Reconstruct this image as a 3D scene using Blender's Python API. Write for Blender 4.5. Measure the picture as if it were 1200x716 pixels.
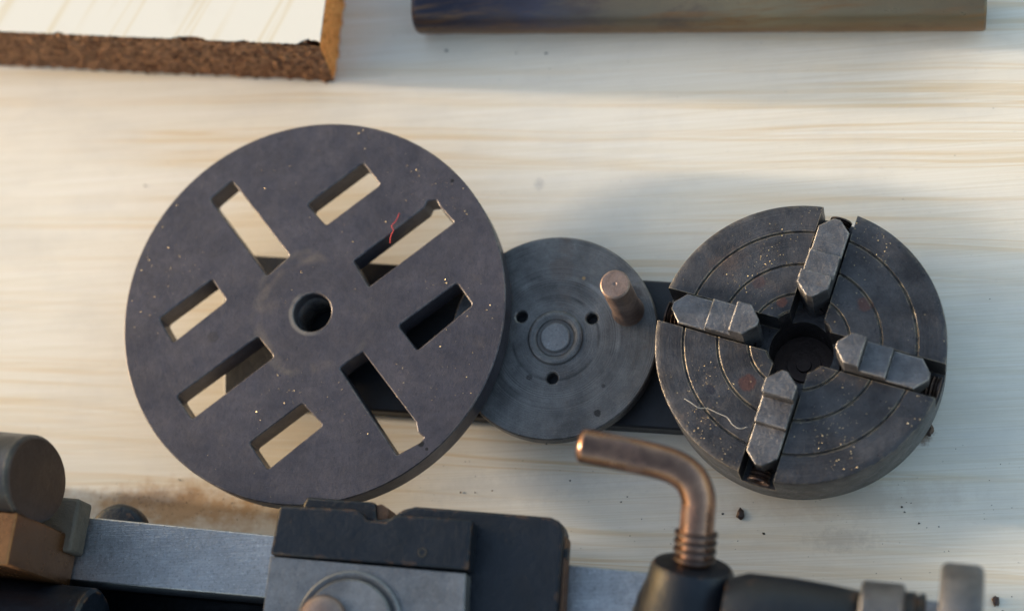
import bpy, bmesh, math, random
from mathutils import Vector, Matrix, noise
from mathutils.geometry import delaunay_2d_cdt
random.seed(7)
S = 0.001                                    # everything below is measured in millimetres

for o in list(bpy.data.objects): bpy.data.objects.remove(o)
scene = bpy.context.scene
COL = scene.collection

# ---------------------------------------------------------------- camera
FPX, IW, IH = 2200.0, 1200.0, 716.0
CAM_DIST = 830.0
Zc = Vector((-480, 692, 2200)).normalized()              # world up, seen in camera axes
Xc = (Vector((1, 0, 0)) - Zc * Zc.x).normalized()
Yc = Zc.cross(Xc)
ROT = Matrix((Xc, Yc, Zc))                               # camera -> world
CAMPOS = ROT @ Vector((0, 0, CAM_DIST))
cam_data = bpy.data.cameras.new('camera'); cam = bpy.data.objects.new('camera', cam_data)
COL.objects.link(cam); scene.camera = cam
cam.matrix_world = Matrix.Translation(CAMPOS * S) @ ROT.to_4x4()
cam_data.sensor_fit = 'HORIZONTAL'; cam_data.sensor_width = 36.0
cam_data.lens = 36.0 * FPX / IW
cam_data.clip_start = 0.01; cam_data.clip_end = 100.0
cam_data.dof.use_dof = True
cam_data.dof.focus_distance = 0.775
cam_data.dof.aperture_fstop = 3.8
cam_data.dof.aperture_blades = 7

# ---------------------------------------------------------------- light
SUN_ELEV, SUN_AZ = 8.5, 172.0
sd = Vector((math.cos(math.radians(SUN_AZ)) * math.cos(math.radians(SUN_ELEV)),
             math.sin(math.radians(SUN_AZ)) * math.cos(math.radians(SUN_ELEV)),
             math.sin(math.radians(SUN_ELEV))))
world = bpy.data.worlds.new('World'); scene.world = world; world.use_nodes = True
wn = world.node_tree.nodes; bg = wn['Background']
sky = wn.new('ShaderNodeTexSky'); sky.sky_type = 'NISHITA'; sky.sun_disc = False
sky.sun_elevation = math.radians(SUN_ELEV)
sky.sun_rotation = math.radians(90.0 - SUN_AZ)
sky.air_density = 1.0; sky.dust_density = 2.6; sky.ozone_density = 0.6
world.node_tree.links.new(sky.outputs[0], bg.inputs[0]); bg.inputs[1].default_value = 0.15
sun_data = bpy.data.lights.new('sun', 'SUN'); sun_data.energy = 2.0; sun_data.angle = math.radians(2.0)
sun_data.color = (1.0, 0.84, 0.66)
sun = bpy.data.objects.new('sun', sun_data); COL.objects.link(sun)
sun.rotation_euler = sd.to_track_quat('Z', 'Y').to_euler()
sun.location = sd * 2
scene.view_settings.view_transform = 'Standard'; scene.view_settings.look = 'None'
scene.view_settings.exposure = 1.88; scene.view_settings.gamma = 1.0
scene.view_settings.use_curve_mapping = False
scene.render.engine = 'CYCLES'

# ---------------------------------------------------------------- helpers
def P(px, py, z=0.0):
    """millimetre point at height z seen at photograph pixel (px, py)"""
    d = ROT @ Vector((px - IW / 2, IH / 2 - py, -FPX))
    return CAMPOS + d * ((z - CAMPOS.z) / d.z)

def P2(px, py, z=0.0):
    p = P(px, py, z); return (p.x, p.y)

def sharp(bm, deg=32):
    lim = math.radians(deg)
    for f in bm.faces: f.smooth = True
    for e in bm.edges:
        if len(e.link_faces) != 2 or e.calc_face_angle(0) > lim: e.smooth = False

def obj(name, bm, mat, parent=None, base=None, bevel=0.0, deg=32, seg=2, recalc=True):
    """bm in world millimetres -> one mesh object; its origin is the parent's, or base"""
    if recalc: bmesh.ops.recalc_face_normals(bm, faces=bm.faces)
    org = parent['_org'] if parent is not None else (base if base is not None else (0, 0, 0))
    org = Vector(org)
    for v in bm.verts: v.co = (v.co - org) * S
    sharp(bm, deg)
    me = bpy.data.meshes.new(name); bm.to_mesh(me); bm.free()
    me.materials.append(mat)
    o = bpy.data.objects.new(name, me); COL.objects.link(o)
    if parent is not None: o.parent = parent
    else: o.location = org * S
    o['_org'] = tuple(org)
    if bevel:
        m = o.modifiers.new('bevel', 'BEVEL'); m.width = bevel * S; m.segments = seg
        m.limit_method = 'ANGLE'; m.angle_limit = math.radians(35); m.harden_normals = False
    return o

def thing(name, label, cat, org, group=None):
    o = bpy.data.objects.new(name, None); COL.objects.link(o)
    o.empty_display_size = 0.01
    o.location = Vector(org) * S; o['_org'] = tuple(org)
    o['label'] = label; o['category'] = cat
    if group: o['group'] = group
    return o

def tag(o, label, cat, group=None):
    o['label'] = label; o['category'] = cat
    if group: o['group'] = group
    return o

def area2(poly):
    return 0.5 * sum(poly[i][0] * poly[(i + 1) % len(poly)][1] - poly[(i + 1) % len(poly)][0] * poly[i][1] for i in range(len(poly)))

def offset(poly, d):
    """move a closed outline inward by d (outline counted anticlockwise)"""
    n = len(poly); out = []
    for i in range(n):
        a = Vector(poly[i - 1]); b = Vector(poly[i]); c = Vector(poly[(i + 1) % n])
        e1 = (b - a).normalized(); e2 = (c - b).normalized()
        n1 = Vector((-e1.y, e1.x)); n2 = Vector((-e2.y, e2.x))
        m = (n1 + n2)
        if m.length < 1e-6: m = n1
        m.normalize()
        k = d / max(0.35, m.dot(n1))
        out.append((b.x + m.x * k, b.y + m.y * k))
    return out

def rounded(poly, r, seg=4):
    if area2(poly) < 0: poly = poly[::-1]
    n = len(poly); out = []
    rs = r if isinstance(r, (list, tuple)) else [r] * n
    for i in range(n):
        a = Vector(poly[i - 1]); b = Vector(poly[i]); c = Vector(poly[(i + 1) % n]); q = rs[i]
        if q <= 0: out.append((b.x, b.y)); continue
        u = (a - b).normalized(); w = (c - b).normalized()
        ang = u.angle(w); t = min(q / math.tan(ang / 2), (a - b).length * .45, (c - b).length * .45)
        p0 = b + u * t; p1 = b + w * t
        for k in range(seg + 1):
            s = k / seg
            p = p0 * (1 - s) ** 2 + b * 2 * s * (1 - s) + p1 * s * s
            out.append((p.x, p.y))
    return out

def circle(cx, cy, r, n=64, a0=0):
    return [(cx + r * math.cos(a0 + 2 * math.pi * i / n), cy + r * math.sin(a0 + 2 * math.pi * i / n)) for i in range(n)]

def inside(p, poly):
    c = False; j = len(poly) - 1
    for i in range(len(poly)):
        xi, yi = poly[i]; xj, yj = poly[j]
        if (yi > p[1]) != (yj > p[1]) and p[0] < (xj - xi) * (p[1] - yi) / (yj - yi) + xi: c = not c
        j = i
    return c

def cap(bm, outer, holes, z, flip=False):
    pts = [Vector(p) for p in outer]; edges = []
    n = len(outer); edges += [(i, (i + 1) % n) for i in range(n)]
    for h in holes:
        k = len(pts); m = len(h)
        pts += [Vector(p) for p in h]; edges += [(k + i, k + (i + 1) % m) for i in range(m)]
    vs, es, fs, _, _, _ = delaunay_2d_cdt(pts, edges, [], 0, 1e-7)
    bv = [bm.verts.new((v.x, v.y, z)) for v in vs]
    for f in fs:
        c = sum((vs[i] for i in f), Vector((0, 0))) / len(f)
        if not inside(c, outer) or any(inside(c, h) for h in holes): continue
        bm.faces.new([bv[i] for i in (reversed(f) if flip else f)])

def ring(bm, a, za, b, zb):
    n = len(a)
    va = [bm.verts.new((p[0], p[1], za)) for p in a]; vb = [bm.verts.new((p[0], p[1], zb)) for p in b]
    for i in range(n):
        j = (i + 1) % n
        bm.faces.new((va[i], va[j], vb[j], vb[i]))

def plate(outer, holes, z0, z1, ch=0.4, bm=None):
    """a flat plate with cut-through holes and chamfered rims"""
    bm = bm or bmesh.new()
    if area2(outer) < 0: outer = outer[::-1]
    holes = [h if area2(h) > 0 else h[::-1] for h in holes]
    top = offset(outer, ch); htop = [offset(h, -ch) for h in holes]
    cap(bm, top, htop, z1); cap(bm, outer, holes, z0, True)
    ring(bm, outer, z0, outer, z1 - ch); ring(bm, outer, z1 - ch, top, z1)
    for h, t in zip(holes, htop):
        ring(bm, h, z1 - ch, h, z0); ring(bm, t, z1, h, z1 - ch)
    bmesh.ops.remove_doubles(bm, verts=bm.verts, dist=1e-4)
    return bm

def lathe(profile, cx, cy, n=64, bm=None, axis=None, org=None):
    """revolve (r, z) pairs about the vertical at (cx, cy), or about axis through org"""
    bm = bm or bmesh.new()
    if axis is None: o = Vector((cx, cy, 0)); az = Vector((0, 0, 1))
    else: o = Vector(org); az = Vector(axis).normalized()
    ux = az.orthogonal().normalized(); uy = az.cross(ux)
    rows = []
    for r, z in profile:
        if r < 1e-6: rows.append([bm.verts.new(o + az * z)])
        else: rows.append([bm.verts.new(o + az * z + (ux * math.cos(2 * math.pi * i / n) + uy * math.sin(2 * math.pi * i / n)) * r) for i in range(n)])
    for a, b in zip(rows, rows[1:]):
        for i in range(n):
            j = (i + 1) % n
            if len(a) == 1 and len(b) == 1: continue
            if len(a) == 1: bm.faces.new((a[0], b[j], b[i]))
            elif len(b) == 1: bm.faces.new((a[i], a[j], b[0]))
            else: bm.faces.new((a[i], a[j], b[j], b[i]))
    return bm

def tube(points, radius, n=20, bm=None, sub=6, round_ends=True):
    bm = bm or bmesh.new()
    pts = [Vector(p) for p in points]; path = []
    for i in range(len(pts) - 1):
        p0 = pts[max(0, i - 1)]; p1 = pts[i]; p2 = pts[i + 1]; p3 = pts[min(len(pts) - 1, i + 2)]
        for k in range(sub):
            t = k / sub
            path.append(0.5 * ((2 * p1) + (p2 - p0) * t + (2 * p0 - 5 * p1 + 4 * p2 - p3) * t * t + (3 * p1 - p0 - 3 * p2 + p3) * t ** 3))
    path.append(pts[-1])
    rad = [radius] * len(path)
    if round_ends:
        d0 = (path[0] - path[1]).normalized(); d1 = (path[-1] - path[-2]).normalized()
        pre = []; post = []
        for q in (0.12, 0.55, 0.85, 1.0):
            pre.append((path[0] + d0 * radius * .45 * (1 - q), radius * (0.25 + 0.75 * math.sqrt(1 - (1 - q) ** 2))))
            post.append((path[-1] + d1 * radius * .45 * (1 - q), radius * (0.25 + 0.75 * math.sqrt(1 - (1 - q) ** 2))))
        path = [p for p, _ in pre] + path[1:-1] + [p for p, _ in reversed(post)]
        rad = [r for _, r in pre] + rad[1:-1] + [r for _, r in reversed(post)]
    rows = []; up = None
    for i, p in enumerate(path):
        t = (path[min(i + 1, len(path) - 1)] - path[max(i - 1, 0)]).normalized()
        if up is None: up = t.orthogonal().normalized()
        up = (up - t * up.dot(t)).normalized(); w = t.cross(up)
        rows.append([bm.verts.new(p + (up * math.cos(2 * math.pi * k / n) + w * math.sin(2 * math.pi * k / n)) * rad[i]) for k in range(n)])
    for a, b in zip(rows, rows[1:]):
        for k in range(n): bm.faces.new((a[k], a[(k + 1) % n], b[(k + 1) % n], b[k]))
    bm.faces.new(rows[0][::-1]); bm.faces.new(rows[-1])
    return bm

def prism(poly, z0, z1, bm=None):
    bm = bm or bmesh.new()
    if area2(poly) < 0: poly = poly[::-1]
    a = [bm.verts.new((p[0], p[1], z0)) for p in poly]; b = [bm.verts.new((p[0], p[1], z1)) for p in poly]
    n = len(poly)
    bm.faces.new(a[::-1]); bm.faces.new(b)
    for i in range(n): bm.faces.new((a[i], a[(i + 1) % n], b[(i + 1) % n], b[i]))
    return bm

def hexa(c8, bm=None):
    """box from 8 corners: bottom ring then top ring"""
    bm = bm or bmesh.new(); v = [bm.verts.new(p) for p in c8]
    for f in ((3, 2, 1, 0), (4, 5, 6, 7), (0, 1, 5, 4), (1, 2, 6, 5), (2, 3, 7, 6), (3, 0, 4, 7)): bm.faces.new([v[i] for i in f])
    return bm

# ---------------------------------------------------------------- materials
class N:
    """tiny node-tree builder"""
    def __init__(self, name):
        self.m = bpy.data.materials.new(name); self.m.use_nodes = True
        self.t = self.m.node_tree; self.b = self.t.nodes['Principled BSDF']
        self.co = self.t.nodes.new('ShaderNodeTexCoord').outputs['Object']
    def link(self, a, b): self.t.links.new(a, b)
    def mapping(self, scale=(1, 1, 1), loc=(0, 0, 0), rot=(0, 0, 0), src=None):
        n = self.t.nodes.new('ShaderNodeMapping'); n.inputs['Scale'].default_value = scale
        n.inputs['Location'].default_value = loc; n.inputs['Rotation'].default_value = rot
        self.link(src or self.co, n.inputs[0]); return n.outputs[0]
    def noise(self, scale, detail=4, rough=0.55, src=None, dist=0.0):
        n = self.t.nodes.new('ShaderNodeTexNoise'); n.inputs['Scale'].default_value = scale
        n.inputs['Detail'].default_value = detail; n.inputs['Roughness'].default_value = rough
        n.inputs['Distortion'].default_value = dist
        self.link(src or self.co, n.inputs['Vector']); return n.outputs['Fac']
    def voro(self, scale, src=None, feature='F1'):
        n = self.t.nodes.new('ShaderNodeTexVoronoi'); n.inputs['Scale'].default_value = scale; n.feature = feature
        self.link(src or self.co, n.inputs['Vector']); return n.outputs['Distance']
    def ramp(self, fac, stops):
        n = self.t.nodes.new('ShaderNodeValToRGB'); e = n.color_ramp.elements
        while len(e) > 1: e.remove(e[-1])
        for i, (p, c) in enumerate(stops):
            x = e[0] if i == 0 else e.new(p)
            x.position = p; x.color = (c, c, c, 1) if not isinstance(c, tuple) else (*c, 1)
        self.link(fac, n.inputs[0]); return n.outputs[0]
    def mix(self, fac, a, b, mode='MIX'):
        n = self.t.nodes.new('ShaderNodeMix'); n.data_type = 'RGBA'; n.blend_type = mode
        for s, v in ((n.inputs[0], fac), (n.inputs[6], a), (n.inputs[7], b)):
            if isinstance(v, (int, float)): s.default_value = v
            elif isinstance(v, tuple): s.default_value = (*v, 1)
            else: self.link(v, s)
        return n.outputs[2]
    def math(self, op, a, b=0.0, clamp=False):
        n = self.t.nodes.new('ShaderNodeMath'); n.operation = op; n.use_clamp = clamp
        for s, v in ((n.inputs[0], a), (n.inputs[1], b)):
            if isinstance(v, (int, float)): s.default_value = v
            else: self.link(v, s)
        return n.outputs[0]
    def dist(self, x, y, sx=1.0, sy=1.0, src=None):
        """stretched distance in the board plane from a point in millimetres"""
        v = self.mapping(scale=(1 / sx / S, 1 / sy / S, 0), loc=(-x / sx, -y / sy, 0), src=src)
        n = self.t.nodes.new('ShaderNodeVectorMath'); n.operation = 'LENGTH'; self.link(v, n.inputs[0])
        return n.outputs['Value']
    def bump(self, h, strength=0.3, d=0.0003, prev=None):
        n = self.t.nodes.new('ShaderNodeBump'); n.inputs['Strength'].default_value = strength
        n.inputs['Distance'].default_value = d
        self.link(h, n.inputs['Height'])
        if prev: self.link(prev, n.inputs['Normal'])
        return n.outputs[0]
    def out(self, col=None, rough=None, metal=None, normal=None, spec=None):
        for k, v in (('Base Color', col), ('Roughness', rough), ('Metallic', metal), ('Normal', normal), ('Specular IOR Level', spec)):
            if v is None: continue
            s = self.b.inputs[k]
            if isinstance(v, (int, float)): s.default_value = v
            elif isinstance(v, tuple): s.default_value = (*v, 1)
            else: self.link(v, s)
        return self.m

def steel(name, c1, c2, metal=0.85, r0=0.35, r1=0.55, rust=None, rust_t=0.62, pit=0.25, brush=None, sc=60, edge=None, spots=(), arcs=(), turn=None):
    k = N(name)
    a = k.noise(sc, 6, 0.62); b = k.noise(sc * 7, 4, 0.6)
    col = k.mix(k.ramp(a, [(0.34, 0.0), (0.66, 1.0)]), c1, c2)
    col = k.mix(k.ramp(b, [(0.35, 0.0), (0.75, 0.45)]), col, tuple(x * 0.55 for x in c1))
    mt = metal
    if rust:
        c = k.noise(sc * 0.55, 7, 0.68, src=k.mapping(loc=(3.1, 1.7, 0.4)))
        f = k.ramp(c, [(rust_t, 0.0), (rust_t + 0.12, 0.85)])
        col = k.mix(f, col, rust)
        mt = k.math('MULTIPLY', k.math('SUBTRACT', 1.0, f), metal)
    for (x, y, rr, cc, am) in spots:                       # round rust and dark marks, in millimetres from the thing's own origin
        dd = k.dist(x, y, rr, rr)
        mm = k.ramp(k.math('ADD', dd, k.math('MULTIPLY', k.math('SUBTRACT', k.noise(500, 4, 0.7), 0.5), 0.9)), [(0.75, am), (1.1, 0.0)])
        col = k.mix(mm, col, cc)
    for (x, y, rr, ww, cc, am, seed) in arcs:              # rubbed ring marks, plus a painted lit chamfer round the bore
        dd = k.math('ABSOLUTE', k.math('SUBTRACT', k.dist(x, y, 1, 1), rr))
        am_n = k.ramp(k.noise(38, 3, 0.6, src=k.mapping(loc=(seed, 1, 0))), [(0.48, 0.0), (0.62, am)])
        col = k.mix(k.math('MULTIPLY', k.ramp(k.math('DIVIDE', dd, ww), [(0.3, 1.0), (1.0, 0.0)]), am_n), col, cc)
    grit = k.noise(sc * 24, 3, 0.65, src=k.mapping(loc=(1.3, 5.7, 0)))
    col = k.mix(k.ramp(grit, [(0.30, 0.5), (0.46, 0.0)]), col, tuple(x * 0.35 for x in c2))
    col = k.mix(k.ramp(grit, [(0.62, 0.0), (0.76, 0.45)]), col, tuple(min(1, x * 2.0) for x in c1))
    if edge:
        bv = k.t.nodes.new('ShaderNodeBevel'); bv.samples = 4; bv.inputs['Radius'].default_value = 0.0007
        ge = k.t.nodes.new('ShaderNodeNewGeometry')
        dp = k.t.nodes.new('ShaderNodeVectorMath'); dp.operation = 'DOT_PRODUCT'
        k.link(bv.outputs[0], dp.inputs[0]); k.link(ge.outputs['True Normal'], dp.inputs[1])
        ew = k.math('MULTIPLY', k.math('SUBTRACT', 1.0, dp.outputs['Value']), k.ramp(k.noise(220, 4, 0.7, src=k.mapping(loc=(6, 3, 2))), [(0.44, 0.0), (0.62, 1.0)]))
        col = k.mix(k.ramp(ew, [(0.01, 0.0), (0.06, 0.9)]), col, edge)
    ro = k.ramp(k.noise(sc * 2.3, 5, 0.65, src=k.mapping(loc=(9, 2, 1))), [(0.3, r0), (0.7, r1)])
    h = k.math('ADD', k.noise(2400, 3, 0.6), k.math('MULTIPLY', k.noise(620, 3, 0.6, src=k.mapping(loc=(4, 4, 2))), 1.5))
    h = k.math('ADD', h, k.math('MULTIPLY', k.noise(90, 3, 0.5, src=k.mapping(loc=(2, 4, 2))), 3.0))
    if brush:
        h2 = k.noise(900, 3, 0.6, src=k.mapping(scale=brush))
        h = k.math('ADD', k.math('MULTIPLY', h2, 1.4), h)
        col = k.mix(k.ramp(h2, [(0.35, 0.35), (0.6, 0.0)]), col, tuple(x * 0.5 for x in c1))
    if turn:                                               # turning marks left by the facing tool
        x, y, am = turn
        cm = k.t.nodes.new('ShaderNodeCombineXYZ'); k.link(k.dist(x, y, 1, 1), cm.inputs[0])
        tn = k.noise(2.2, 3, 0.7, src=cm.outputs[0])
        keep = k.ramp(k.noise(30, 4, 0.6, src=k.mapping(loc=(8, 8, 3))), [(0.38, 0.0), (0.62, 1.0)])
        tk = k.math('MULTIPLY', keep, am)
        col = k.mix(k.math('MULTIPLY', k.ramp(tn, [(0.52, 0.0), (0.62, 1.0)]), tk), col, tuple(min(1, q * 1.9) for q in c1))
        col = k.mix(k.math('MULTIPLY', k.ramp(tn, [(0.36, 1.0), (0.46, 0.0)]), tk), col, tuple(q * 0.4 for q in c2))
        h = k.math('ADD', h, k.math('MULTIPLY', tn, am * 2.0))
    nm = k.bump(h, min(1.0, pit * 1.5), 0.0002)
    return k.out(col, ro, mt, nm)

M = {}
M['plate'] = steel('dark_cast_steel', (0.052, 0.048, 0.058), (0.082, 0.074, 0.086), 0.5, 0.34, 0.5, (0.085, 0.066, 0.058), 0.63, 0.2, sc=45, edge=(0.17, 0.15, 0.135),
    spots=[(62.1, 54.1, 1.0, (0.008, 0.008, 0.008), .95), (49.8, -62.0, 1.5, (0.008, 0.008, 0.008), .95), (52.4, -64.4, 0.8, (0.008, 0.008, 0.008), .95), (40, 20, 9, (0.05, 0.046, 0.055), .5), (-44, -10, 3, (0.04, 0.035, 0.035), .6)],
    arcs=[(0.6, -1.7, 25, 3.5, (0.17, 0.135, 0.105), .55, 2), (0.6, -1.7, 28, 2.0, (0.15, 0.125, 0.10), .5, 5), (0.6, -1.7, 9.6, 1.4, (0.22, 0.19, 0.16), .8, 7)], turn=(0.6, -1.7, 0.35))  # last arc paints a lit chamfer ring round the bore
M['disc'] = steel('worn_grey_steel', (0.165, 0.16, 0.157), (0.064, 0.061, 0.061), 0.65, 0.3, 0.52, (0.075, 0.052, 0.042), 0.58, 0.4, sc=70, edge=(0.28, 0.26, 0.24),
    spots=[(18.6, -34.3, 1.7, (0.02, 0.018, 0.018), .9), (-10.4, -17.2, 1.5, (0.025, 0.02, 0.02), .8), (21.3, -22.7, 1.0, (0.025, 0.02, 0.02), .7), (-24, 18, 7, (0.075, 0.05, 0.042), .55), (4, 30, 6, (0.09, 0.062, 0.05), .4), (34, 16, 5, (0.03, 0.026, 0.026), .6), (13.5, 25.3, 0.9, (0.32, 0.2, 0.09), .8)],  # includes one darker round mark at the pin's foot
    arcs=[(1.1, -0.5, 18.5, 0.8, (0.03, 0.03, 0.03), .8, 3), (1.1, -0.5, 27, 1.2, (0.26, 0.255, 0.25), .5, 8), (1.1, -0.5, 36, 1.6, (0.05, 0.048, 0.048), .6, 6), (1.1, -0.5, 13.5, 1.3, (0.03, 0.028, 0.028), .7, 9)], turn=(1.1, -0.5, 0.4))
RU = (0.13, 0.055, 0.04)
M['chuck'] = steel('oily_chuck_steel', (0.098, 0.092, 0.093), (0.034, 0.032, 0.034), 0.65, 0.24, 0.46, (0.07, 0.045, 0.034), 0.58, 0.45, sc=75, edge=(0.34, 0.27, 0.18),
    spots=[(-21, -16, 4.0, RU, .75), (-6, 17, 2.6, RU, .8), (-36, -18, 2.3, (0.03, 0.03, 0.04), .85), (27, 14, 3.5, RU, .6), (35, -15, 3, RU, .4), (-15, 26, 3, RU, .35), (12, 30, 3.5, (0.05, 0.045, 0.045), .6)], turn=(0, 0, 0.35))
M['jaw'] = steel('ground_jaw_steel', (0.185, 0.18, 0.186), (0.082, 0.079, 0.084), 0.7, 0.28, 0.46, (0.07, 0.05, 0.04), 0.60, 0.6, brush=(0.25, 2.2, 1), sc=130, edge=(0.46, 0.42, 0.38))
M['castgrey'] = steel('rough_grey_casting', (0.10, 0.078, 0.056), (0.055, 0.044, 0.034), 0.0, 0.6, 0.85, (0.10, 0.07, 0.05), 0.64, 0.6, sc=90)
M['warmsteel'] = steel('bronze_tinted_steel', (0.34, 0.15, 0.058), (0.25, 0.11, 0.046), 0.9, 0.16, 0.3, (0.2, 0.1, 0.05), 0.66, 0.3, sc=70)
M['pin'] = steel('browned_pin_steel', (0.30, 0.22, 0.185), (0.17, 0.115, 0.095), 0.7, 0.34, 0.5, (0.16, 0.085, 0.05), 0.58, 0.35, sc=120)
M['bright'] = steel('ground_bright_steel', (0.42, 0.43, 0.45), (0.30, 0.31, 0.325), 0.9, 0.34, 0.48, (0.16, 0.13, 0.11), 0.72, 0.4, brush=(0.05, 1.6, 1), sc=40)
M['plate_front'] = steel('planed_grey_steel', (0.24, 0.24, 0.245), (0.12, 0.12, 0.125), 0.7, 0.32, 0.52, (0.12, 0.10, 0.085), 0.66, 0.4, sc=55)
def enamel():
    k = N('black_enamel')
    col = k.mix(k.ramp(k.noise(70, 6, 0.65), [(0.35, 0.0), (0.65, 1.0)]), (0.004, 0.006, 0.010), (0.008, 0.011, 0.017))
    bv = k.t.nodes.new('ShaderNodeBevel'); bv.samples = 4; bv.inputs['Radius'].default_value = 0.0018
    ge = k.t.nodes.new('ShaderNodeNewGeometry')
    dp = k.t.nodes.new('ShaderNodeVectorMath'); dp.operation = 'DOT_PRODUCT'
    k.link(bv.outputs[0], dp.inputs[0]); k.link(ge.outputs['True Normal'], dp.inputs[1])
    e = k.math('SUBTRACT', 1.0, dp.outputs['Value'])
    w = k.math('MULTIPLY', e, k.ramp(k.noise(160, 5, 0.7, src=k.mapping(loc=(2, 3, 1))), [(0.52, 0.0), (0.64, 1.0)]))
    w = k.ramp(w, [(0.004, 0.0), (0.03, 0.9)])
    chipf = k.ramp(k.noise(210, 5, 0.7, src=k.mapping(loc=(5, 1, 1))), [(0.70, 0.0), (0.74, 0.7)])
    w = k.math('MAXIMUM', w, chipf)
    col = k.mix(w, col, (0.10, 0.05, 0.025))
    sp = k.ramp(k.noise(1500, 2, 0.5), [(0.70, 0.0), (0.76, 0.5)])
    col = k.mix(sp, col, (0.10, 0.10, 0.11))
    h = k.math('ADD', k.noise(420, 4, 0.6), k.math('MULTIPLY', k.noise(60, 3, 0.5), 1.6))
    return k.out(col, k.ramp(k.noise(110, 5, 0.6, src=k.mapping(loc=(1, 8, 1))), [(0.3, 0.34), (0.7, 0.52)]), 0.0, k.bump(h, 0.6, 0.0005), 0.36)
M['paint'] = enamel()
M['slab'] = steel('black_flat_paint', (0.008, 0.009, 0.013), (0.014, 0.016, 0.022), 0.0, 0.4, 0.55, (0.05, 0.035, 0.028), 0.72, 0.25, sc=50)
M['rusty'] = steel('rusty_edge', (0.16, 0.075, 0.035), (0.09, 0.045, 0.03), 0.2, 0.5, 0.7, (0.2, 0.10, 0.04), 0.6, 0.5, sc=160)
M['copper'] = steel('heat_browned_rod', (0.34, 0.19, 0.125), (0.13, 0.075, 0.058), 0.9, 0.08, 0.24, (0.10, 0.055, 0.04), 0.56, 0.2, sc=75)
M['brown'] = steel('brown_oiled_steel', (0.085, 0.055, 0.044), (0.055, 0.037, 0.032), 0.6, 0.3, 0.45, (0.10, 0.05, 0.03), 0.66, 0.3, sc=60)
M['gilt'] = steel('brass_swarf', (0.75, 0.6, 0.38), (0.62, 0.5, 0.35), 0.8, 0.25, 0.4, pit=0.0)
M['soot'] = steel('black_grime', (0.02, 0.018, 0.016), (0.035, 0.028, 0.022), 0.0, 0.6, 0.8, pit=0.3)

def plain(name, c, rough=0.6, metal=0.0):
    return N(name).out(c, rough, metal)
M['red'] = plain('red_fibre', (0.55, 0.03, 0.03), 0.7)
M['hair'] = plain('pale_fibre', (0.62, 0.58, 0.50), 0.6)

def pine():
    k = N('pale_pine_board')
    warp = k.noise(1.0, 3, 0.5, src=k.mapping(scale=(3.0, 9.0, 1)))
    sep = k.t.nodes.new('ShaderNodeSeparateXYZ'); k.link(k.co, sep.inputs[0])
    y2 = k.math('ADD', k.math('ADD', sep.outputs[1], k.math('MULTIPLY', sep.outputs[0], 0.085)), k.math('MULTIPLY', k.math('SUBTRACT', warp, 0.5), 0.016))
    cmb = k.t.nodes.new('ShaderNodeCombineXYZ'); k.link(k.math('MULTIPLY', sep.outputs[0], 0.014), cmb.inputs[0]); k.link(y2, cmb.inputs[1])
    v = cmb.outputs[0]
    g = k.noise(95, 3, 0.55, src=v)
    g2 = k.noise(330, 2, 0.5, src=v)
    line = k.ramp(g, [(0.40, 0.0), (0.52, 0.12), (0.57, 0.8), (0.59, 0.06), (0.66, 0.55), (0.685, 0.0)])
    fade = k.ramp(k.noise(1.0, 3, 0.5, src=k.mapping(scale=(5, 16, 1), loc=(1.3, 4.2, 0))), [(0.36, 0.1), (0.62, 1.0)])
    col = k.mix(k.ramp(g2, [(0.3, 0.0), (0.7, 1.0)]), (0.75, 0.705, 0.625), (0.715, 0.665, 0.565))
    col = k.mix(k.math('MULTIPLY', line, fade), col, (0.60, 0.43, 0.22))
    sk = k.noise(1, 3, 0.6, src=k.mapping(scale=(9, 1300, 1), rot=(0, 0, 0.085)))
    col = k.mix(k.ramp(sk, [(0.42, 0.0), (0.72, 0.5)]), col, (0.56, 0.47, 0.33))
    # grey weathering and handling dirt
    d = k.noise(14, 6, 0.7, src=k.mapping(scale=(1, 1.8, 1), loc=(4, 2, 0)))
    col = k.mix(k.ramp(d, [(0.46, 0.0), (0.72, 0.38)]), col, (0.47, 0.45, 0.42))
    f = k.noise(420, 4, 0.7, src=k.mapping(scale=(0.5, 1.4, 1)))
    col = k.mix(k.ramp(f, [(0.62, 0.0), (0.78, 0.4)]), col, (0.38, 0.34, 0.29))
    # stains and blotches with a place of their own
    def blotch(px, py, sx, sy, c, amt, sc=90, col=None):
        x, y = P2(px, py, 0)
        dd = k.dist(x, y, sx, sy)
        nn = k.noise(sc, 6, 0.75, src=k.mapping(loc=(px, py, 0)))
        m = k.ramp(k.math('ADD', dd, k.math('MULTIPLY', k.math('SUBTRACT', nn, 0.5), 2.4)), [(0.25, amt), (1.05, 0.0)])
        return k.mix(m, col, c)
    col = blotch(215, 597, 72, 15, (0.42, 0.25, 0.115), 0.9, 70, col)
    col = blotch(180, 585, 28, 6, (0.16, 0.09, 0.05), 0.55, 160, col)
    col = blotch(1075, 512, 7, 4, (0.14, 0.065, 0.03), 0.9, 260, col)
    col = blotch(632, 216, 3.2, 3.2, (0.40, 0.38, 0.36), 0.6, 120, col)
    col = blotch(985, 632, 18, 6, (0.3, 0.27, 0.24), 0.35, 330, col)
    col = blotch(620, 570, 60, 9, (0.50, 0.47, 0.42), 0.4, 200, col)  # greyer strip between the discs and the lathe bed
    col = blotch(990, 585, 55, 10, (0.47, 0.38, 0.30), 0.45, 90, col)  # browner strip along the chuck's front edge
    fib = k.noise(1, 3, 0.6, src=k.mapping(scale=(60, 2200, 1)))
    nm = k.bump(fib, 0.22, 0.0002)
    return k.out(col, k.ramp(d, [(0.3, 0.5), (0.7, 0.68)]), 0.0, nm, 0.35)
M['pine'] = pine()

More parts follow.
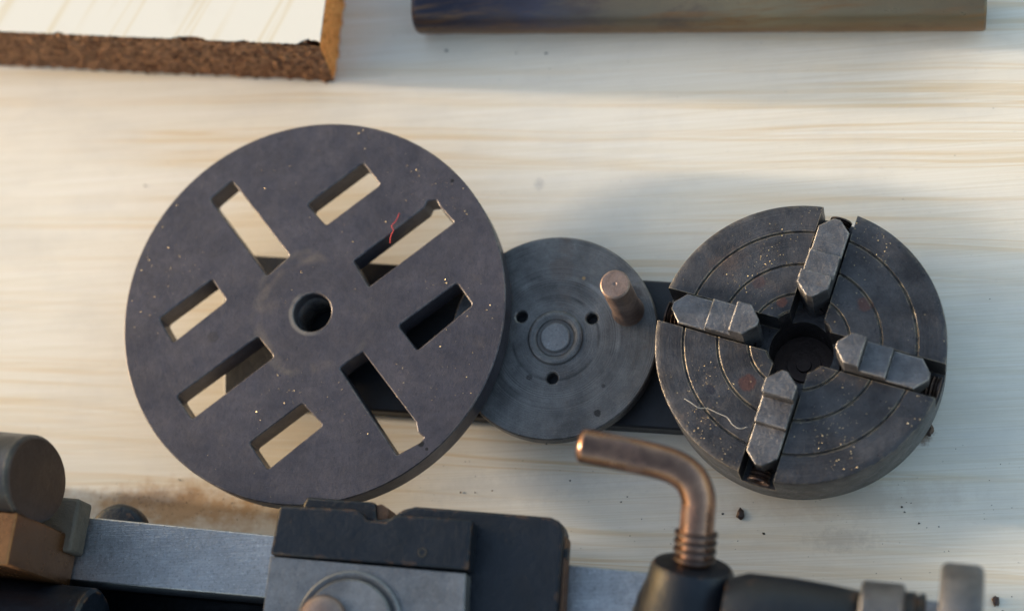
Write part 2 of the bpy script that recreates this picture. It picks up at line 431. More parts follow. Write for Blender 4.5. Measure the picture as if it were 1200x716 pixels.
def laminate():
    k = N('cream_veneer')
    rz = k.mapping(rot=(0, 0, math.radians(-62)))
    w = k.mapping(scale=(0.06, 1, 1), src=rz)
    g = k.noise(70, 3, 0.55, src=w)
    line = k.ramp(g, [(0.56, 0.0), (0.63, 0.6), (0.65, 0.05)])
    col = k.mix(line, (0.66, 0.62, 0.54), (0.58, 0.48, 0.31))
    d = k.noise(30, 5, 0.6)
    col = k.mix(k.ramp(d, [(0.55, 0.0), (0.75, 0.25)]), col, (0.5, 0.44, 0.36))
    return k.out(col, 0.45, 0.0, k.bump(k.noise(900, 2, 0.5, src=w), 0.15, 0.0002), 0.4)
M['veneer'] = laminate()

def chipboard(name, c0, c1, c2, bmp=0.9):
    k = N(name)
    v = k.voro(270, src=k.mapping(scale=(1, 1, 2.2)))
    n = k.noise(190, 6, 0.7, src=k.mapping(scale=(0.7, 0.7, 1.8)))
    col = k.mix(k.ramp(n, [(0.32, 0.0), (0.5, 0.5), (0.68, 1.0)]), c0, c1)
    col = k.mix(k.ramp(v, [(0.15, 0.8), (0.5, 0.0)]), col, c2)
    return k.out(col, 0.9, 0.0, k.bump(k.math('ADD', n, v), bmp, 0.0012), 0.15)
M['chip_old'] = chipboard('weathered_chipboard', (0.12, 0.05, 0.028), (0.40, 0.22, 0.12), (0.035, 0.018, 0.012))
M['chip_new_lit'] = chipboard('fresh_cut_lit_chipboard', (0.68, 0.21, 0.05), (0.84, 0.36, 0.11), (0.36, 0.11, 0.025), 0.8)  # fresh-cut orange, raised to stand in for sun on this end

def bar_mat():
    k = N('heat_stained_bar')
    n = k.noise(28, 6, 0.7, src=k.mapping(scale=(0.45, 1.4, 1.4)))
    sep = k.t.nodes.new('ShaderNodeSeparateXYZ'); k.link(k.co, sep.inputs[0])
    x = k.math('ADD', k.math('MULTIPLY', sep.outputs[0], 1 / 0.24), k.math('ADD', 0.5, k.math('MULTIPLY', k.math('SUBTRACT', n, 0.5), 0.55)))
    col = k.ramp(x, [(0.0, (0.016, 0.017, 0.032)), (0.2, (0.05, 0.048, 0.07)), (0.34, (0.11, 0.092, 0.07)), (0.6, (0.17, 0.142, 0.09)), (1.0, (0.12, 0.095, 0.06))])
    b = k.noise(55, 6, 0.72, src=k.mapping(scale=(0.5, 1, 1), loc=(2, 5, 1)))
    col = k.mix(k.ramp(b, [(0.52, 0.0), (0.68, 0.85)]), col, (0.06, 0.045, 0.045))
    r = k.noise(110, 5, 0.7, src=k.mapping(scale=(0.07, 1, 1), loc=(7, 5, 1)))
    col = k.mix(k.ramp(r, [(0.50, 0.0), (0.62, 0.75)]), col, (0.16, 0.085, 0.035))
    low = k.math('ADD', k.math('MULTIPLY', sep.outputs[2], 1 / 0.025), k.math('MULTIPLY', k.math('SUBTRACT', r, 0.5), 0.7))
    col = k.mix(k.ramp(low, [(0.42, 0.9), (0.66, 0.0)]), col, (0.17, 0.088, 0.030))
    return k.out(col, k.ramp(b, [(0.3, 0.25), (0.7, 0.5)]), 0.5, k.bump(k.noise(700, 4, 0.6), 0.35, 0.0003))
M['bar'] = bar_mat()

# ================================================================ the surface
bm = bmesh.new()
hexa([(-700, -520, -18), (700, -520, -18), (700, 620, -18), (-700, 620, -18),
      (-700, -520, 0), (700, -520, 0), (700, 620, 0), (-700, 620, 0)], bm)
board = obj('pine_board', bm, M['pine'], base=(0, 0, 0), bevel=1.5)
board['kind'] = 'structure'

# ================================================================ black plate under the discs
ZS = 10.0
sl = [P2(262, 297, ZS), P2(835, 333, ZS), P2(835, 506, ZS), P2(262, 470, ZS)]
slab = obj('steel_plate', plate(rounded(sl, 3), [], 0.3, ZS, 0.8), M['slab'], base=(*P2(540, 400), 0))
tag(slab, 'flat black painted steel plate lying under the slotted faceplate and the pinned disc', 'plate')

# ================================================================ faceplate
FZ0, FZ1 = 24.0, 36.0
def z4(x, y): return (x / 1.432 + 120, y / 1.432 + 130)
fc = P(*z4(353, 341), FZ1)
rim = [P(145, 372, FZ1), P(592, 372, FZ1), P(372, 146, FZ1), P(205, 231, FZ1), P(539.5, 498, FZ1), P(191, 517, FZ1), P(531, 203, FZ1)]
# least-squares circle through the rim points
def fit_circle(pts):
    import numpy as np
    A = np.array([[2 * p.x, 2 * p.y, 1] for p in pts]); b = np.array([p.x ** 2 + p.y ** 2 for p in pts])
    c = np.linalg.lstsq(A, b, rcond=None)[0]
    return c[0], c[1], math.sqrt(c[2] + c[0] ** 2 + c[1] ** 2)
fx, fy, FR = fit_circle(rim)
print('faceplate fit', fx, fy, FR, [round(math.hypot(p.x - fx, p.y - fy), 1) for p in rim], fc)
slots_px = [
    [(180, 148), (217, 117), (314, 243), (276, 277)],
    [(343, 157), (437, 87), (466, 124), (375, 192)],
    [(421, 252), (540, 162), (545, 151), (560, 149), (566, 160), (590, 187), (447, 295)],
    [(496, 360), (595, 288), (621, 325), (528, 402)],
    [(398, 432), (410, 421), (437, 404), (526, 522), (529, 538), (540, 548), (533, 556), (494, 577)],
    [(246, 557), (335, 490), (370, 527), (277, 602)],
    [(124, 478), (261, 378), (288, 412), (150, 517)],
    [(95, 348), (184, 282), (208, 318), (118, 389)]]
slots = [rounded([P2(*z4(*q), FZ1) for q in s], 1.4 if len(s) == 4 else 0.8, 3) for s in slots_px]
hx, hy = P2(*z4(352, 338), FZ1)
HR = 8.6
bore = circle(hx, hy, HR, 48)
face = thing('faceplate', 'large dark round steel faceplate with eight rectangular slots and a centre hole', 'faceplate', (fx, fy, ZS))
obj('disc', plate(circle(fx, fy, FR, 160), slots + [bore], FZ0, FZ1, 0.45), M['plate'], face, deg=25)
# threaded hub on the back, standing on the black plate
hub = lathe([(HR + 0.01, FZ0 - 0.1), (HR + 0.01, ZS + 1.2), (HR + 1, ZS + 0.2), (23, ZS + 0.2), (24, ZS + 1.2), (24, FZ0 - 0.05)], hx, hy, 64)
hubo = obj('hub', hub, M['plate'], face)
th = []
for i in range(9):
    z = FZ0 + 6 - i * 2.0
    th += [(HR - 0.1, z), (HR - 0.9, z - 1.0)]
obj('threaded_bore', lathe(th + [(HR - 0.1, ZS + 0.5)], hx, hy, 48), M['chuck'], hubo, deg=20)
# two drilled pits beside the broken slot corner
pit = [P(*z4(583, 121), FZ1)]

# ================================================================ small driving disc
DZ0, DZ1 = 16.0, 22.5
rd = [P(769, 400, DZ1), P(652, 277, DZ1), P(655, 515, DZ1), P(740, 313, DZ1), P(735, 480, DZ1), P(610, 510, DZ1)]
dx, dy, DR = fit_circle(rd)
print('disc fit', dx, dy, DR, [round(math.hypot(p.x - dx, p.y - dy), 1) for p in rd])
dcx, dcy = P2(651, 396, DZ1)
drive = thing('driving_disc', 'small grey steel driving disc with an upright round pin, between faceplate and chuck', 'disc', (dx, dy, ZS))
holes = [circle(*P2(a, b, DZ1), 2.5, 20) for a, b in ((611, 371), (693.5, 373), (647, 443))]
obj('disc', plate(circle(dx, dy, DR, 128), holes, DZ0, DZ1, 0.6), M['disc'], drive, deg=25)
obj('back_hub', lathe([(0, ZS + .2), (25, ZS + .2), (25, DZ0 - .05), (0, DZ0 - .05)], dx, dy, 48), M['slab'], drive)
obj('boss_ring', lathe([(7.0, DZ1 - 2.5), (7.9, DZ1 + 0.2), (8.8, DZ1 + 1.0), (9.6, DZ1 + 1.3), (11.1, DZ1 + 1.3), (11.9, DZ1 + 0.7), (12.0, DZ1 - 0.3)], dcx, dcy, 64), M['disc'], drive, deg=50)
obj('centre_stud', lathe([(0, DZ1 + 1.5), (5.9, DZ1 + 1.5), (6.4, DZ1 + 1.0), (6.5, DZ1 - 2.4)], dcx, dcy, 48), M['plate_front'], drive)
pb = P(736, 364, DZ1)
PH, PR = 37.0, 6.1
pin = lathe([(PR + 0.9, DZ1 + 0.05), (PR + 0.4, DZ1 + 0.9), (PR, DZ1 + 1.6), (PR, DZ1 + PH - 0.7), (PR - 0.6, DZ1 + PH), (0.9, DZ1 + PH), (0.0, DZ1 + PH - 0.6)], pb.x, pb.y, 40)
obj('drive_pin', pin, M['pin'], drive)

# ================================================================ four-jaw chuck
CZ1 = 43.0; CZ0 = 11.0; CF = CZ1 - 17.0
rc = [P(768.5, 422, CZ1), P(1106, 405, CZ1), P(955, 238, CZ1), P(958, 565, CZ1), P(824, 285, CZ1), P(1061, 523, CZ1), P(1069.6, 296.6, CZ1), P(812.6, 517, CZ1)]
cx, cy, CR = fit_circle(rc)
print('chuck fit', cx, cy, CR, [round(math.hypot(p.x - cx, p.y - cy), 1) for p in rc])
chuck = thing('four_jaw_chuck', 'round grey four-jaw lathe chuck with concentric grooves and stepped jaws', 'chuck', (cx, cy, 0))
def wang(px, py): p = P(px, py, CZ1); return math.atan2(p.y - cy, p.x - cx)
a_top = wang(977, 243); a_left = wang(780, 352); a_bot = wang(884, 556); a_right = wang(1097, 447)
print('jaw angles', [round(math.degrees(a), 1) for a in (a_top, a_left, a_bot, a_right)])
A0 = math.radians(sum((math.degrees(a_top) - 90, math.degrees(a_left) - 180, math.degrees(a_bot) + 90, math.degrees(a_right))) / 4)
HRc = CR * 0.225                                          # bore radius
SW = 7.2                                                  # half slot width
body = bmesh.new()
gr = [CR * q for q in (0.345, 0.56, 0.80)]
prof = [(HRc + 0.0, CF), (HRc, CZ1 - 0.8), (HRc + 0.6, CZ1 - 0.1), (HRc + 1.2, CZ1)]
for g in gr: prof += [(g - 0.62, CZ1), (g - 0.3, CZ1 - 0.35), (g - 0.28, CZ1 - 1.1), (g + 0.28, CZ1 - 1.1), (g + 0.3, CZ1 - .35), (g + 0.62, CZ1)]
prof += [(CR - 0.9, CZ1), (CR - 0.25, CZ1 - 0.3), (CR, CZ1 - 1.0), (CR, CF)]
# radial subdivision so that the slot edges stay straight
dense = []
for (r0, z0), (r1, z1) in zip(prof, prof[1:]):
    dense.append((r0, z0)); k = int(abs(r1 - r0) // 3)
    for i in range(1, k + 1): dense.append((r0 + (r1 - r0) * i / (k + 1), z0 + (z1 - z0) * i / (k + 1)))
dense.append(prof[-1])
NA = 28
for q in range(4):
    b0 = A0 + q * math.pi / 2
    rows = []
    for r, z in dense:
        w = math.asin(min(0.99, SW / r)); lo = b0 + w; hi = b0 + math.pi / 2 - w
        rows.append([body.verts.new((cx + r * math.cos(lo + (hi - lo) * i / NA), cy + r * math.sin(lo + (hi - lo) * i / NA), z)) for i in range(NA + 1)])
    for a, b in zip(rows, rows[1:]):
        for i in range(NA): body.faces.new((a[i], b[i], b[i + 1], a[i + 1]))
    for e in (0, NA):                                     # slot walls
        lowv = [body.verts.new((r_[e].co.x, r_[e].co.y, CF)) for r_ in rows]
        for i in range(len(rows) - 1):
            vs = [rows[i][e], rows[i + 1][e], lowv[i + 1], lowv[i]]
            if (vs[0].co - vs[3].co).length < 1e-4 and (vs[1].co - vs[2].co).length < 1e-4: continue
            try: body.faces.new(vs if e == 0 else vs[::-1])
            except ValueError: pass
lathe([(HRc, 4.0), (HRc, CF), (HRc + .01, CF), (CR, CF), (CR, CZ0 + 1), (CR - 1, CZ0), (CR * .52, CZ0), (CR * .52, 0.3), (HRc - 6, 0.3)], cx, cy, 128, body)
bmesh.ops.remove_doubles(body, verts=body.verts, dist=1e-3)
obj('body', body, M['chuck'], chuck, deg=28, recalc=True)
obj('bore_floor', lathe([(0, 8), (3, 8), (3.2, 6.5), (7, 6.5), (7.2, 5), (HRc - .1, 5)], cx, cy, 40), M['brown'], chuck)

def jaw_mesh(ang):
    b = bmesh.new()
    w = 6.4
    # outline stations along the radius: (radius, top height)
    r_in, r_blk, r_mid, r_out = CR * 0.275, CR * 0.455, CR * 0.64, CR * 0.915
    z_blk, z_mid, z_out = CZ1 + 12.0, CZ1 + 5.5, CZ1 + 2.0
    zb = CF + 1.0
    pts = [((r_in, -1.2), (r_in, 1.2), (r_in + 4.8, w), (r_blk, w), (r_blk, -w), (r_in + 4.8, -w)),
           ((r_blk, -w), (r_blk, w), (r_mid, w), (r_mid, -w)),
           ((r_mid, -w), (r_mid, w), (r_out - 4.5, w), (r_out, 1.4), (r_out, -1.4), (r_out - 4.5, -w))]
    ca, sa = math.cos(ang), math.sin(ang)
    W = lambda p: (cx + p[0] * ca - p[1] * sa, cy + p[0] * sa + p[1] * ca)
    for poly, z in zip(pts, (z_blk, z_mid, z_out)):
        pl = [W(p) for p in poly]
        plate(pl, [], zb, z, 0.35, b)
    return b
for q in range(4): obj('jaw', jaw_mesh(A0 + q * math.pi / 2), M['jaw'], chuck, deg=20)
# adjusting screws lying in the four slots
for q in range(4):
    a = A0 + q * math.pi / 2; d = Vector((math.cos(a), math.sin(a), 0))
    o = Vector((cx, cy, CF + 5.2))
    pr = [(0, CR * .3)]
    z = CR * .3
    while z < CR * .97: pr += [(4.4, z), (3.6, z + 0.8)]; z += 1.6
    pr += [(4.6, z), (4.6, CR - 1.5), (2.4, CR - 1.4), (2.4, CR - 5), (0, CR - 5)]
    obj('adjusting_screw', lathe(pr, 0, 0, 16, None, d, o), M['brown'], chuck)

# ================================================================ chipboard offcut, top left
TB = 41.0
c = P(374, 53, TB); ef = (P(0, 37, TB) - c); er = (P(381, 0, TB) - c)
ef = ef.normalized(); er = er.normalized()
LF, LR = 240.0, 130.0
offc = thing('chipboard_offcut', 'thick chipboard offcut with cream veneer top and crumbly brown edges', 'board', (c.x, c.y, 0))
LEAN = ef * 5.5                                           # the cut end is undercut a little
bm = bmesh.new()
def rough_wall(bm, p, d, L, out, z0, z1, amp):
    nx = int(L / 0.9); nz = int((z1 - z0) / 0.9); rows = []
    for j in range(nz + 1):
        row = []
        for i in range(nx + 1):
            z = z0 + (z1 - z0) * j / nz; q = p + d * (L * i / nx) + LEAN * (1 - z / TB)
            h = noise.noise(Vector((q.x * .35, q.y * .35, z * .8))) * amp + noise.noise(Vector((q.x * 1.1, q.y * 1.1, z * 1.7))) * amp * .8
            if i in (0,): h *= 0.6
            row.append(bm.verts.new((q.x + out.x * h, q.y + out.y * h, z)))
        rows.append(row)
    for a, b in zip(rows, rows[1:]):
        for i in range(nx): bm.faces.new((a[i], a[i + 1], b[i + 1], b[i]))
    return rows
nf = Vector((ef.y, -ef.x, 0)); nf = nf if nf.y < 0 else -nf
nr = Vector((er.y, -er.x, 0)); nr = nr if nr.x > 0 else -nr
cb = Vector((c.x, c.y, 0))
rough_wall(bm, cb, ef, LF, nf, 0.4, TB - 0.5, 1.5)
obj('weathered_edge', bm, M['chip_old'], offc, deg=180, recalc=False)
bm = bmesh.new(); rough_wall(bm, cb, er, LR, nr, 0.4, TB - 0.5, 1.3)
obj('fresh_cut_edge', bm, M['chip_new_lit'], offc, deg=180, recalc=False)
co = cb - (nf + nr) * 1.2 + LEAN
core = [co, co + ef * LF, co + ef * LF + er * LR, co + er * LR]
obj('core', prism([(p.x, p.y) for p in core], 0.3, TB - 0.6), M['chip_old'], offc)
# veneer sheet with a chipped, ragged front edge
edge = []
n = 260
for i in range(n + 1):
    t = i / n; q = cb + ef * (LF * t)
    h = noise.noise(Vector((q.x * .6, 3.1, 0))) * 0.35 + noise.noise(Vector((q.x * 2.0, 1.1, 0))) * 0.25 - 0.1
    for cc, ww, dd in ((4.5, 6, 3.0), (63, 9, 1.9), (128, 2.5, 1.2), (36, 3, .9)):
        s = abs(LF * t - cc) / ww
        if s < 1: h -= dd * (1 - s ** 3) * (0.75 + 0.5 * noise.noise(Vector((q.x * 1.4, 7, 0))))
    edge.append(q + nf * h)
far = [cb + ef * LF + er * LR, cb + er * LR]
poly = [(p.x, p.y) for p in edge + far]
obj('veneer', plate(poly, [], TB - 0.55, TB, 0.08), M['veneer'], offc, deg=40)

# ================================================================ round bar, top
BR = 12.5
b0 = P(489, 9, BR); b1 = P(1156, 3, BR)
bd = (b1 - b0); bl = bd.length; bd.normalize()
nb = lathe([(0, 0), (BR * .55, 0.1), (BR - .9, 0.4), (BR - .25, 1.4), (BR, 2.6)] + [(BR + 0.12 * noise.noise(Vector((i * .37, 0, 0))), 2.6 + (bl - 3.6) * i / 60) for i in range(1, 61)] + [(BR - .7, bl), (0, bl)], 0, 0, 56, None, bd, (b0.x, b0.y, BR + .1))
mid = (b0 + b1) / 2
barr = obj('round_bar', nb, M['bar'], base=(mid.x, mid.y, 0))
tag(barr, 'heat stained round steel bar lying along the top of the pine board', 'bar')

# ================================================================ small lathe in front
BZ = 60.0
lathe_t = thing('small_lathe', 'small black and bright metal lathe with carriage and bent clamp rod in front', 'lathe', (*P2(560, 700, 0), 0))
def up(x): return 604.6 + 0.0985 * (x - 95.6)
def lo(x): return 683.0 + 0.089 * (x - 120)
AX = (P(800, up(800), BZ) - P(0, up(0), BZ)).normalized()     # along the bed
AY = Vector((-AX.y, AX.x, 0))
rail = [P2(-80, up(-80), BZ), P2(1118, up(1118), BZ), P2(1118, lo(1118), BZ), P2(-80, lo(-80), BZ)]
obj('bed_rail', prism(rail, 38, BZ), M['bright'], lathe_t, bevel=0.7)
q0 = Vector((*rail[3], 0)); q1 = Vector((*rail[2], 0))
def off(p, d): return (p.x + AY.x * d, p.y + AY.y * d)
obj('bed_rail', prism([off(q0, -16), off(q1, -16), off(q1, -42), off(q0, -42)], 38, BZ), M['bright'], lathe_t, bevel=0.7)
obj('bed_casting', prism([off(q0, 18), off(q1, 18), off(q1, -38), off(q0, -38)], 0.3, 12), M['paint'], lathe_t, bevel=1)
obj('bed_web', prism([off(q0, 17), off(q1, 17), off(q1, 2), off(q0, 2)], 11, 38.5), M['paint'], lathe_t)
obj('bed_web', prism([off(q0, -19), off(q1, -19), off(q1, -38), off(q0, -38)], 11, 38.5), M['paint'], lathe_t)
# black knob behind the bed at the left
kc = P(128, 612, 40)
obj('black_knob', lathe([(0, 31.6), (10.5, 31.2), (12.6, 30), (13.4, 28), (13.4, 24), (8, 20), (8, 12.5), (0, 12.5)], kc.x - 1, kc.y - 3, 40), M['paint'], lathe_t, deg=50)

# carriage
def z2(x, y): return (x / 3.077 + 290, y / 3.077 + 560)
SZ = 74.0
sad = [z2(200, 92), z2(214, 66), z2(460, 86), z2(463, 150), z2(520, 140), z2(560, 112), z2(605, 101), z2(1092, 139), z2(1128, 156), z2(1140, 190), (648, 780), (330, 780)]
saddle = obj('saddle', prism([P2(x, y, SZ) for x, y in sad], 61, SZ), M['paint'], lathe_t, bevel=1.3, seg=3)
e0 = [P2(*z2(1128, 156), SZ), P2(*z2(1143, 190), SZ), P2(652, 780, SZ), P2(646, 780, SZ)]
TZ = 84.0
blk = [z2(115, 98), z2(380, 111), z2(404, 119), z2(428, 149), z2(495, 158), z2(530, 131), z2(810, 150), z2(795, 330), z2(80, 275)]
topb = obj('top_slide', prism([P2(x, y, TZ) for x, y in blk], SZ + .1, TZ), M['paint'], lathe_t, bevel=1.1, seg=3)
fp = [(316.5, 651), (546, 671), (541, 790), (298, 790)]
fpl = obj('planed_plate', prism([P2(x, y, TZ - 1.2) for x, y in fp], SZ + .1, TZ - 1.2), M['plate_front'], lathe_t, bevel=0.5)
fb = P(409, 734, TZ - 1.2)
z = TZ - 1.2
obj('round_boss', lathe([(21.5, z - .2), (21.3, z + 1.2), (20.3, z + 1.9), (18.6, z + 1.2), (18.0, z + 0.8), (17.8, z + 3.4), (17.0, z + 4.2), (0, z + 4.2)], fb.x, fb.y, 64), M['plate_front'], fpl, deg=40)
fb2 = P(378, 726, z + 5)
obj('bolt', lathe([(9.5, z + 4.1), (9.5, z + 6.5), (8.3, z + 8.0), (4.5, z + 9.0), (0, z + 9.2)], fb2.x, fb2.y, 32), M['pin'], fpl, deg=40)
oh = P(*z2(632, 268), TZ)
obj('oil_hole', lathe([(1.9, TZ + .25), (1.5, TZ + .35), (1.1, TZ + .1), (1.0, TZ - .6), (0, TZ - .6)], oh.x, oh.y, 20), M['soot'], topb)
# rust caught in the notch between slide and saddle
rn = [z2(462, 98), z2(482, 92), z2(512, 112), z2(508, 150), z2(466, 152)]
obj('rusty_screw', prism([P2(x, y, SZ - 2) for x, y in rn], 61, SZ - 2), M['rusty'], lathe_t, bevel=.6)
# rusty side strip at the saddle's end
st = [z2(1141, 200), z2(1152, 215), z2(1146, 310), (656, 780), (650, 780)]
obj('end_strip', prism([P2(x, y, SZ - 4) for x, y in st], 61, SZ - 4), M['rusty'], lathe_t, bevel=.6)
sc_ = P(663, 649, SZ - 6)
obj('strip_screw', lathe([(0, 1.2), (2.4, 1.0), (2.6, 0), (2.6, -3)], 0, 0, 16, None, AX, sc_), M['paint'], lathe_t)

# bent clamp rod in its conical nut
pa = P(806, 706, 78); pb_ = P(812, 661, 84.5)
obj('clamp_base', prism(rounded([P2(742, 703, 80), P2(872, 708, 80), P2(880, 800, 80), P2(725, 800, 80)], 4), 61, 80), M['paint'], lathe_t, bevel=1.5, seg=3)
ax = (pb_ - pa); al = ax.length; ax.normalize()
obj('cone_nut', lathe([(19.5, -6), (19.0, 0), (16.4, al * .5), (15.4, al - 1.8), (14.4, al - .3), (7, al), (0, al)], 0, 0, 48, None, ax, pa), M['paint'], lathe_t, deg=50)
rod_pts = [P(813, 658, 85), P(815, 634, 88), P(817.5, 603, 92.5), P(818, 582, 95.5), P(809, 561, 98.5), P(790, 547, 101), P(760, 538, 103), P(722, 530, 105.5), P(684, 522.5, 108)]
rod = obj('clamp_rod', tube(rod_pts, 6.5, 28, sub=8), M['copper'], lathe_t, deg=50)
tax = (rod_pts[1] - rod_pts[0]).normalized()
tp = []
for i in range(4): tp += [(5.6, i * 3.1), (5.6, i * 3.1 + .9), (8.0, i * 3.1 + 1.3), (8.0, i * 3.1 + 2.5), (5.6, i * 3.1 + 2.9)]
obj('thread', lathe(tp, 0, 0, 28, None, tax, rod_pts[0] - tax * .5), M['brown'], rod, deg=20)

# tailstock at the right
def axial(name, px0, px1, py, z, prof_r, mat, n=56, deg=32, parent=lathe_t):
    """a turned piece along the bed between two photo columns"""
    a = P(px0, py + 0.0985 * (px0 - 1000), z); L = (P(px1, py + 0.0985 * (px1 - 1000), z) - a).length
    return obj(name, lathe([(r, L * t) for t, r in prof_r], 0, 0, n, None, AX, a), mat, parent, deg=deg)
TA = 84.0
axial('tailstock_body', 850, 1008, 746, TA, [(0, 0), (0, 17), (.15, 19.5), (.5, 19.2), (.8, 18), (.96, 17), (1, 15.5), (1, 0)], M['paint'], deg=60)
axial('collar', 1006, 1057, 746, TA, [(0, 0), (0, 19.8), (.06, 20.6), (.94, 20.6), (1, 19.8), (1, 0)], M['jaw'])
axial('dark_sleeve', 1056, 1082, 746, TA, [(0, 0), (0, 18), (.55, 18), (.6, 17), (.68, 17), (.72, 18), (1, 17.6), (1, 0)], M['paint'])
axial('spindle', 1080, 1100, 746, TA, [(0, 0), (0, 11), (1, 11), (1, 0)], M['paint'])
axial('handwheel', 1097, 1148, 744, TA, [(0, 0), (0, 27), (.05, 28.3), (.15, 29), (.85, 29), (.95, 28.3), (1, 27), (1, 12), (.9, 8), (.9, 0)], M['jaw'])

# headstock with its jaws at the left
hz = 106.0
hcen = P(44, 562, hz)
def oval(prof):                                           # a deep oval boss: taller than it is wide
    b = lathe(prof, 0, 0, 72, None, AX, hcen)
    for v in b.verts:
        v.co.z = hz + (v.co.z - hz) * 1.55
    return b
obj('spindle_chuck', oval([(0, -120), (17, -120), (17, -1.2), (16.2, -.2), (15.5, 0), (0, 0)]), M['chuck'], lathe_t)
obj('spindle_end_face', oval([(16.0, -.4), (15.6, .3), (0, .3)]), M['brown'], lathe_t)
def box_at(p, lx, ly, z0, z1):
    a = p; c8 = []
    for zz in (z0, z1):
        for u, w in ((-lx, -ly), (0, -ly), (0, 0), (-lx, 0)):
            q = a + AX * u + AY * w; c8.append((q.x, q.y, zz))
    return hexa(c8)
j = P(20, 600, 118)
obj('headstock_jaw', box_at(j, 60, 20.5, 61, 118), M['warmsteel'], lathe_t, bevel=.8)
j = P(94, 584, 74)
obj('headstock_jaw', box_at(j, 26, 22, 61, 74), M['castgrey'], lathe_t, bevel=1.4, seg=2)
hc = P(-75, 556, 0)
obj('unseen_shade_block', box_at(hc, 120, 150, 0.3, 165), M['paint'], lathe_t, bevel=6, seg=3)  # unseen headstock block, added to shade the bed and carriage
nc = P(108, 742, 66)
obj('spindle_nose', lathe([(0, -90), (18, -90), (18, -1.5), (16.5, 0), (0, 0)], 0, 0, 56, None, AX, nc), M['paint'], lathe_t)

# ================================================================ small things
# fibres
def fibre(name, pts, r, mat, label, cat):
    p = [P(*q) for q in pts]
    o = obj(name, tube(p, r, 6, sub=6, round_ends=False), mat, base=tuple(p[0]), deg=180)
    return tag(o, label, cat)
fibre('red_thread', [(457, 285, FZ1 + .3), (458, 277, FZ1 + 1.0), (461, 270, FZ1 + 1.5), (459, 265, FZ1 + 1.5), (464, 259, FZ1 + 1.3), (468, 250, FZ1 + .3)], 0.15, M['red'], 'short red thread lying on the large slotted faceplate', 'thread')
fibre('pale_thread', [(802, 467, CZ1 + .3), (810, 472, CZ1 + .5), (819, 478, CZ1 + .5), (829, 478.5, CZ1 + .5), (841, 484, CZ1 + .5), (852, 489, CZ1 + .5), (858, 497, CZ1 + .5), (866, 502, CZ1 + .5), (876, 500, CZ1 + .6)], 0.10, M['hair'], 'pale curly fibre lying on the chuck face', 'thread')

def flake(bm, x, y, z, s):
    a = random.uniform(0, 6.28); n = random.choice((3, 4, 5)); vs = []
    t = s * random.uniform(.2, .5)
    for i in range(n):
        r = s * random.uniform(.6, 1.2); q = a + i * 6.283 / n
        vs.append(bm.verts.new((x + r * math.cos(q), y + r * math.sin(q) * .8, z + random.uniform(0, t))))
    top = bm.verts.new((x, y, z + t))
    for i in range(n): bm.faces.new((vs[i], vs[(i + 1) % n], top))
    bm.faces.new(vs[::-1])

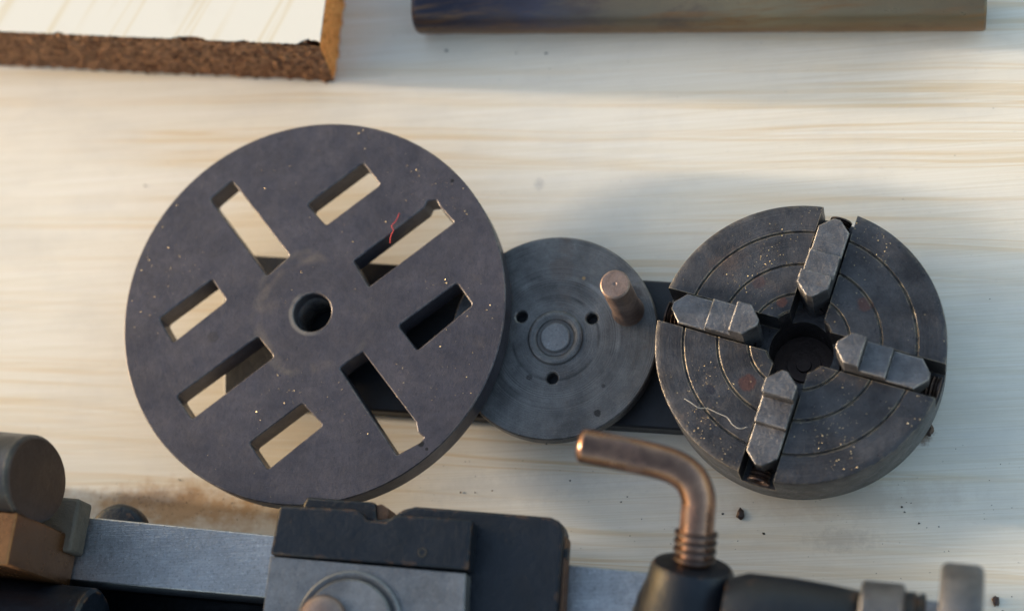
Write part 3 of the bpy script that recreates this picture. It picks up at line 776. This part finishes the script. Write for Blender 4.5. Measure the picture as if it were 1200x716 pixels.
# pale swarf on the faceplate and golden swarf on the chuck: too fine to count
bm = bmesh.new(); k = 0
while k < 260:
    r = FR * math.sqrt(random.random()) * .98; a = random.uniform(0, 6.283)
    x, y = fx + r * math.cos(a), fy + r * math.sin(a)
    if math.hypot(x - hx, y - hy) < HR + 1 or any(inside((x, y), s) for s in slots): continue
    if noise.noise(Vector((x * .03, y * .03, 2))) < random.uniform(-.1, .5): continue
    flake(bm, x, y, FZ1 + .02, random.choice((.1, .12, .14, .16, .2, .26, .42))); k += 1
o = obj('pale_swarf', bm, M['gilt'], base=(fx, fy, FZ1), deg=180); o['kind'] = 'stuff'
tag(o, 'fine pale metal dust scattered on the large slotted faceplate', 'swarf')
bm = bmesh.new(); k = 0
while k < 460:
    r = CR * math.sqrt(random.random()) * .98; a = random.uniform(0, 6.283)
    x, y = cx + r * math.cos(a), cy + r * math.sin(a)
    d = ((a - A0 + math.pi / 4) % (math.pi / 2)) - math.pi / 4
    if r < HRc + 2 or abs(r * math.sin(d)) < SW + .4 or any(abs(r - g) < .8 for g in gr): continue
    if noise.noise(Vector((x * .04, y * .04, 5))) < random.uniform(-.15, .5): continue
    flake(bm, x, y, CZ1 + .02, random.choice((.09, .1, .12, .16, .2, .26, .38))); k += 1
o = obj('golden_swarf', bm, M['gilt'], base=(cx, cy, CZ1), deg=180); o['kind'] = 'stuff'
tag(o, 'fine golden metal dust scattered on the chuck face', 'swarf')
# dark crumbs on the board
bm = bmesh.new()
spots = [(523, 60, .9), (640, 63, .7), (605, 33 + 30, .5), (170, 218, .9), (540, 577, .8), (557, 577, .6), (577, 575, .5), (1057, 594, .8), (1060, 600, .6), (895, 625, .8), (728, 588, .5), (735, 582, .6), (752, 608, .4), (668, 563, .7), (1100, 617, .5), (210, 562, .9), (1077, 613, .6), (847, 602, .6), (640, 520, .5), (1175, 716, .5)]
for px, py, s in spots:
    p = P2(px, py); flake(bm, *p, 0.05, s)
for i in range(220):
    px, py = random.uniform(420, 1200), random.uniform(520, 716)
    if random.random() < .35: px, py = random.uniform(0, 1200), random.uniform(40, 716)
    flake(bm, *P2(px, py), 0.05, random.uniform(.12, .32))
for i in range(120):
    flake(bm, *P2(random.gauss(190, 60), random.gauss(590, 10)), 0.05, random.uniform(.15, .45))
o = obj('dark_crumbs', bm, M['soot'], base=(0, 0, 0), deg=180); o['kind'] = 'stuff'
tag(o, 'scattered dark crumbs and dust on the pine board', 'dust')
def chip(px, py, s, label):
    bm = bmesh.new(); p = P(px, py, 0)
    bmesh.ops.create_icosphere(bm, subdivisions=2, radius=s)
    for v in bm.verts:
        v.co *= 1 + .5 * noise.noise(v.co * 1.1 + Vector((px, py, 0)))
        v.co = Vector((v.co.x * .75, v.co.y * 1.1, max(v.co.z * .6, -s * .3) + s * .35)) + p
    return tag(obj('metal_chip', bm, M['brown'], base=tuple(p), deg=20), label, 'chip', 'chips on the pine board')
chip(868, 603, 2.2, 'small dark brown chip on the board right of the bent rod')
chip(1167, 704, 1.9, 'small dark chip on the board beside the handwheel')
chip(1088, 503, 3.0, 'brown lump of rust on the board right of the chuck')

for o in bpy.data.objects:
    if '_org' in o: del o['_org']
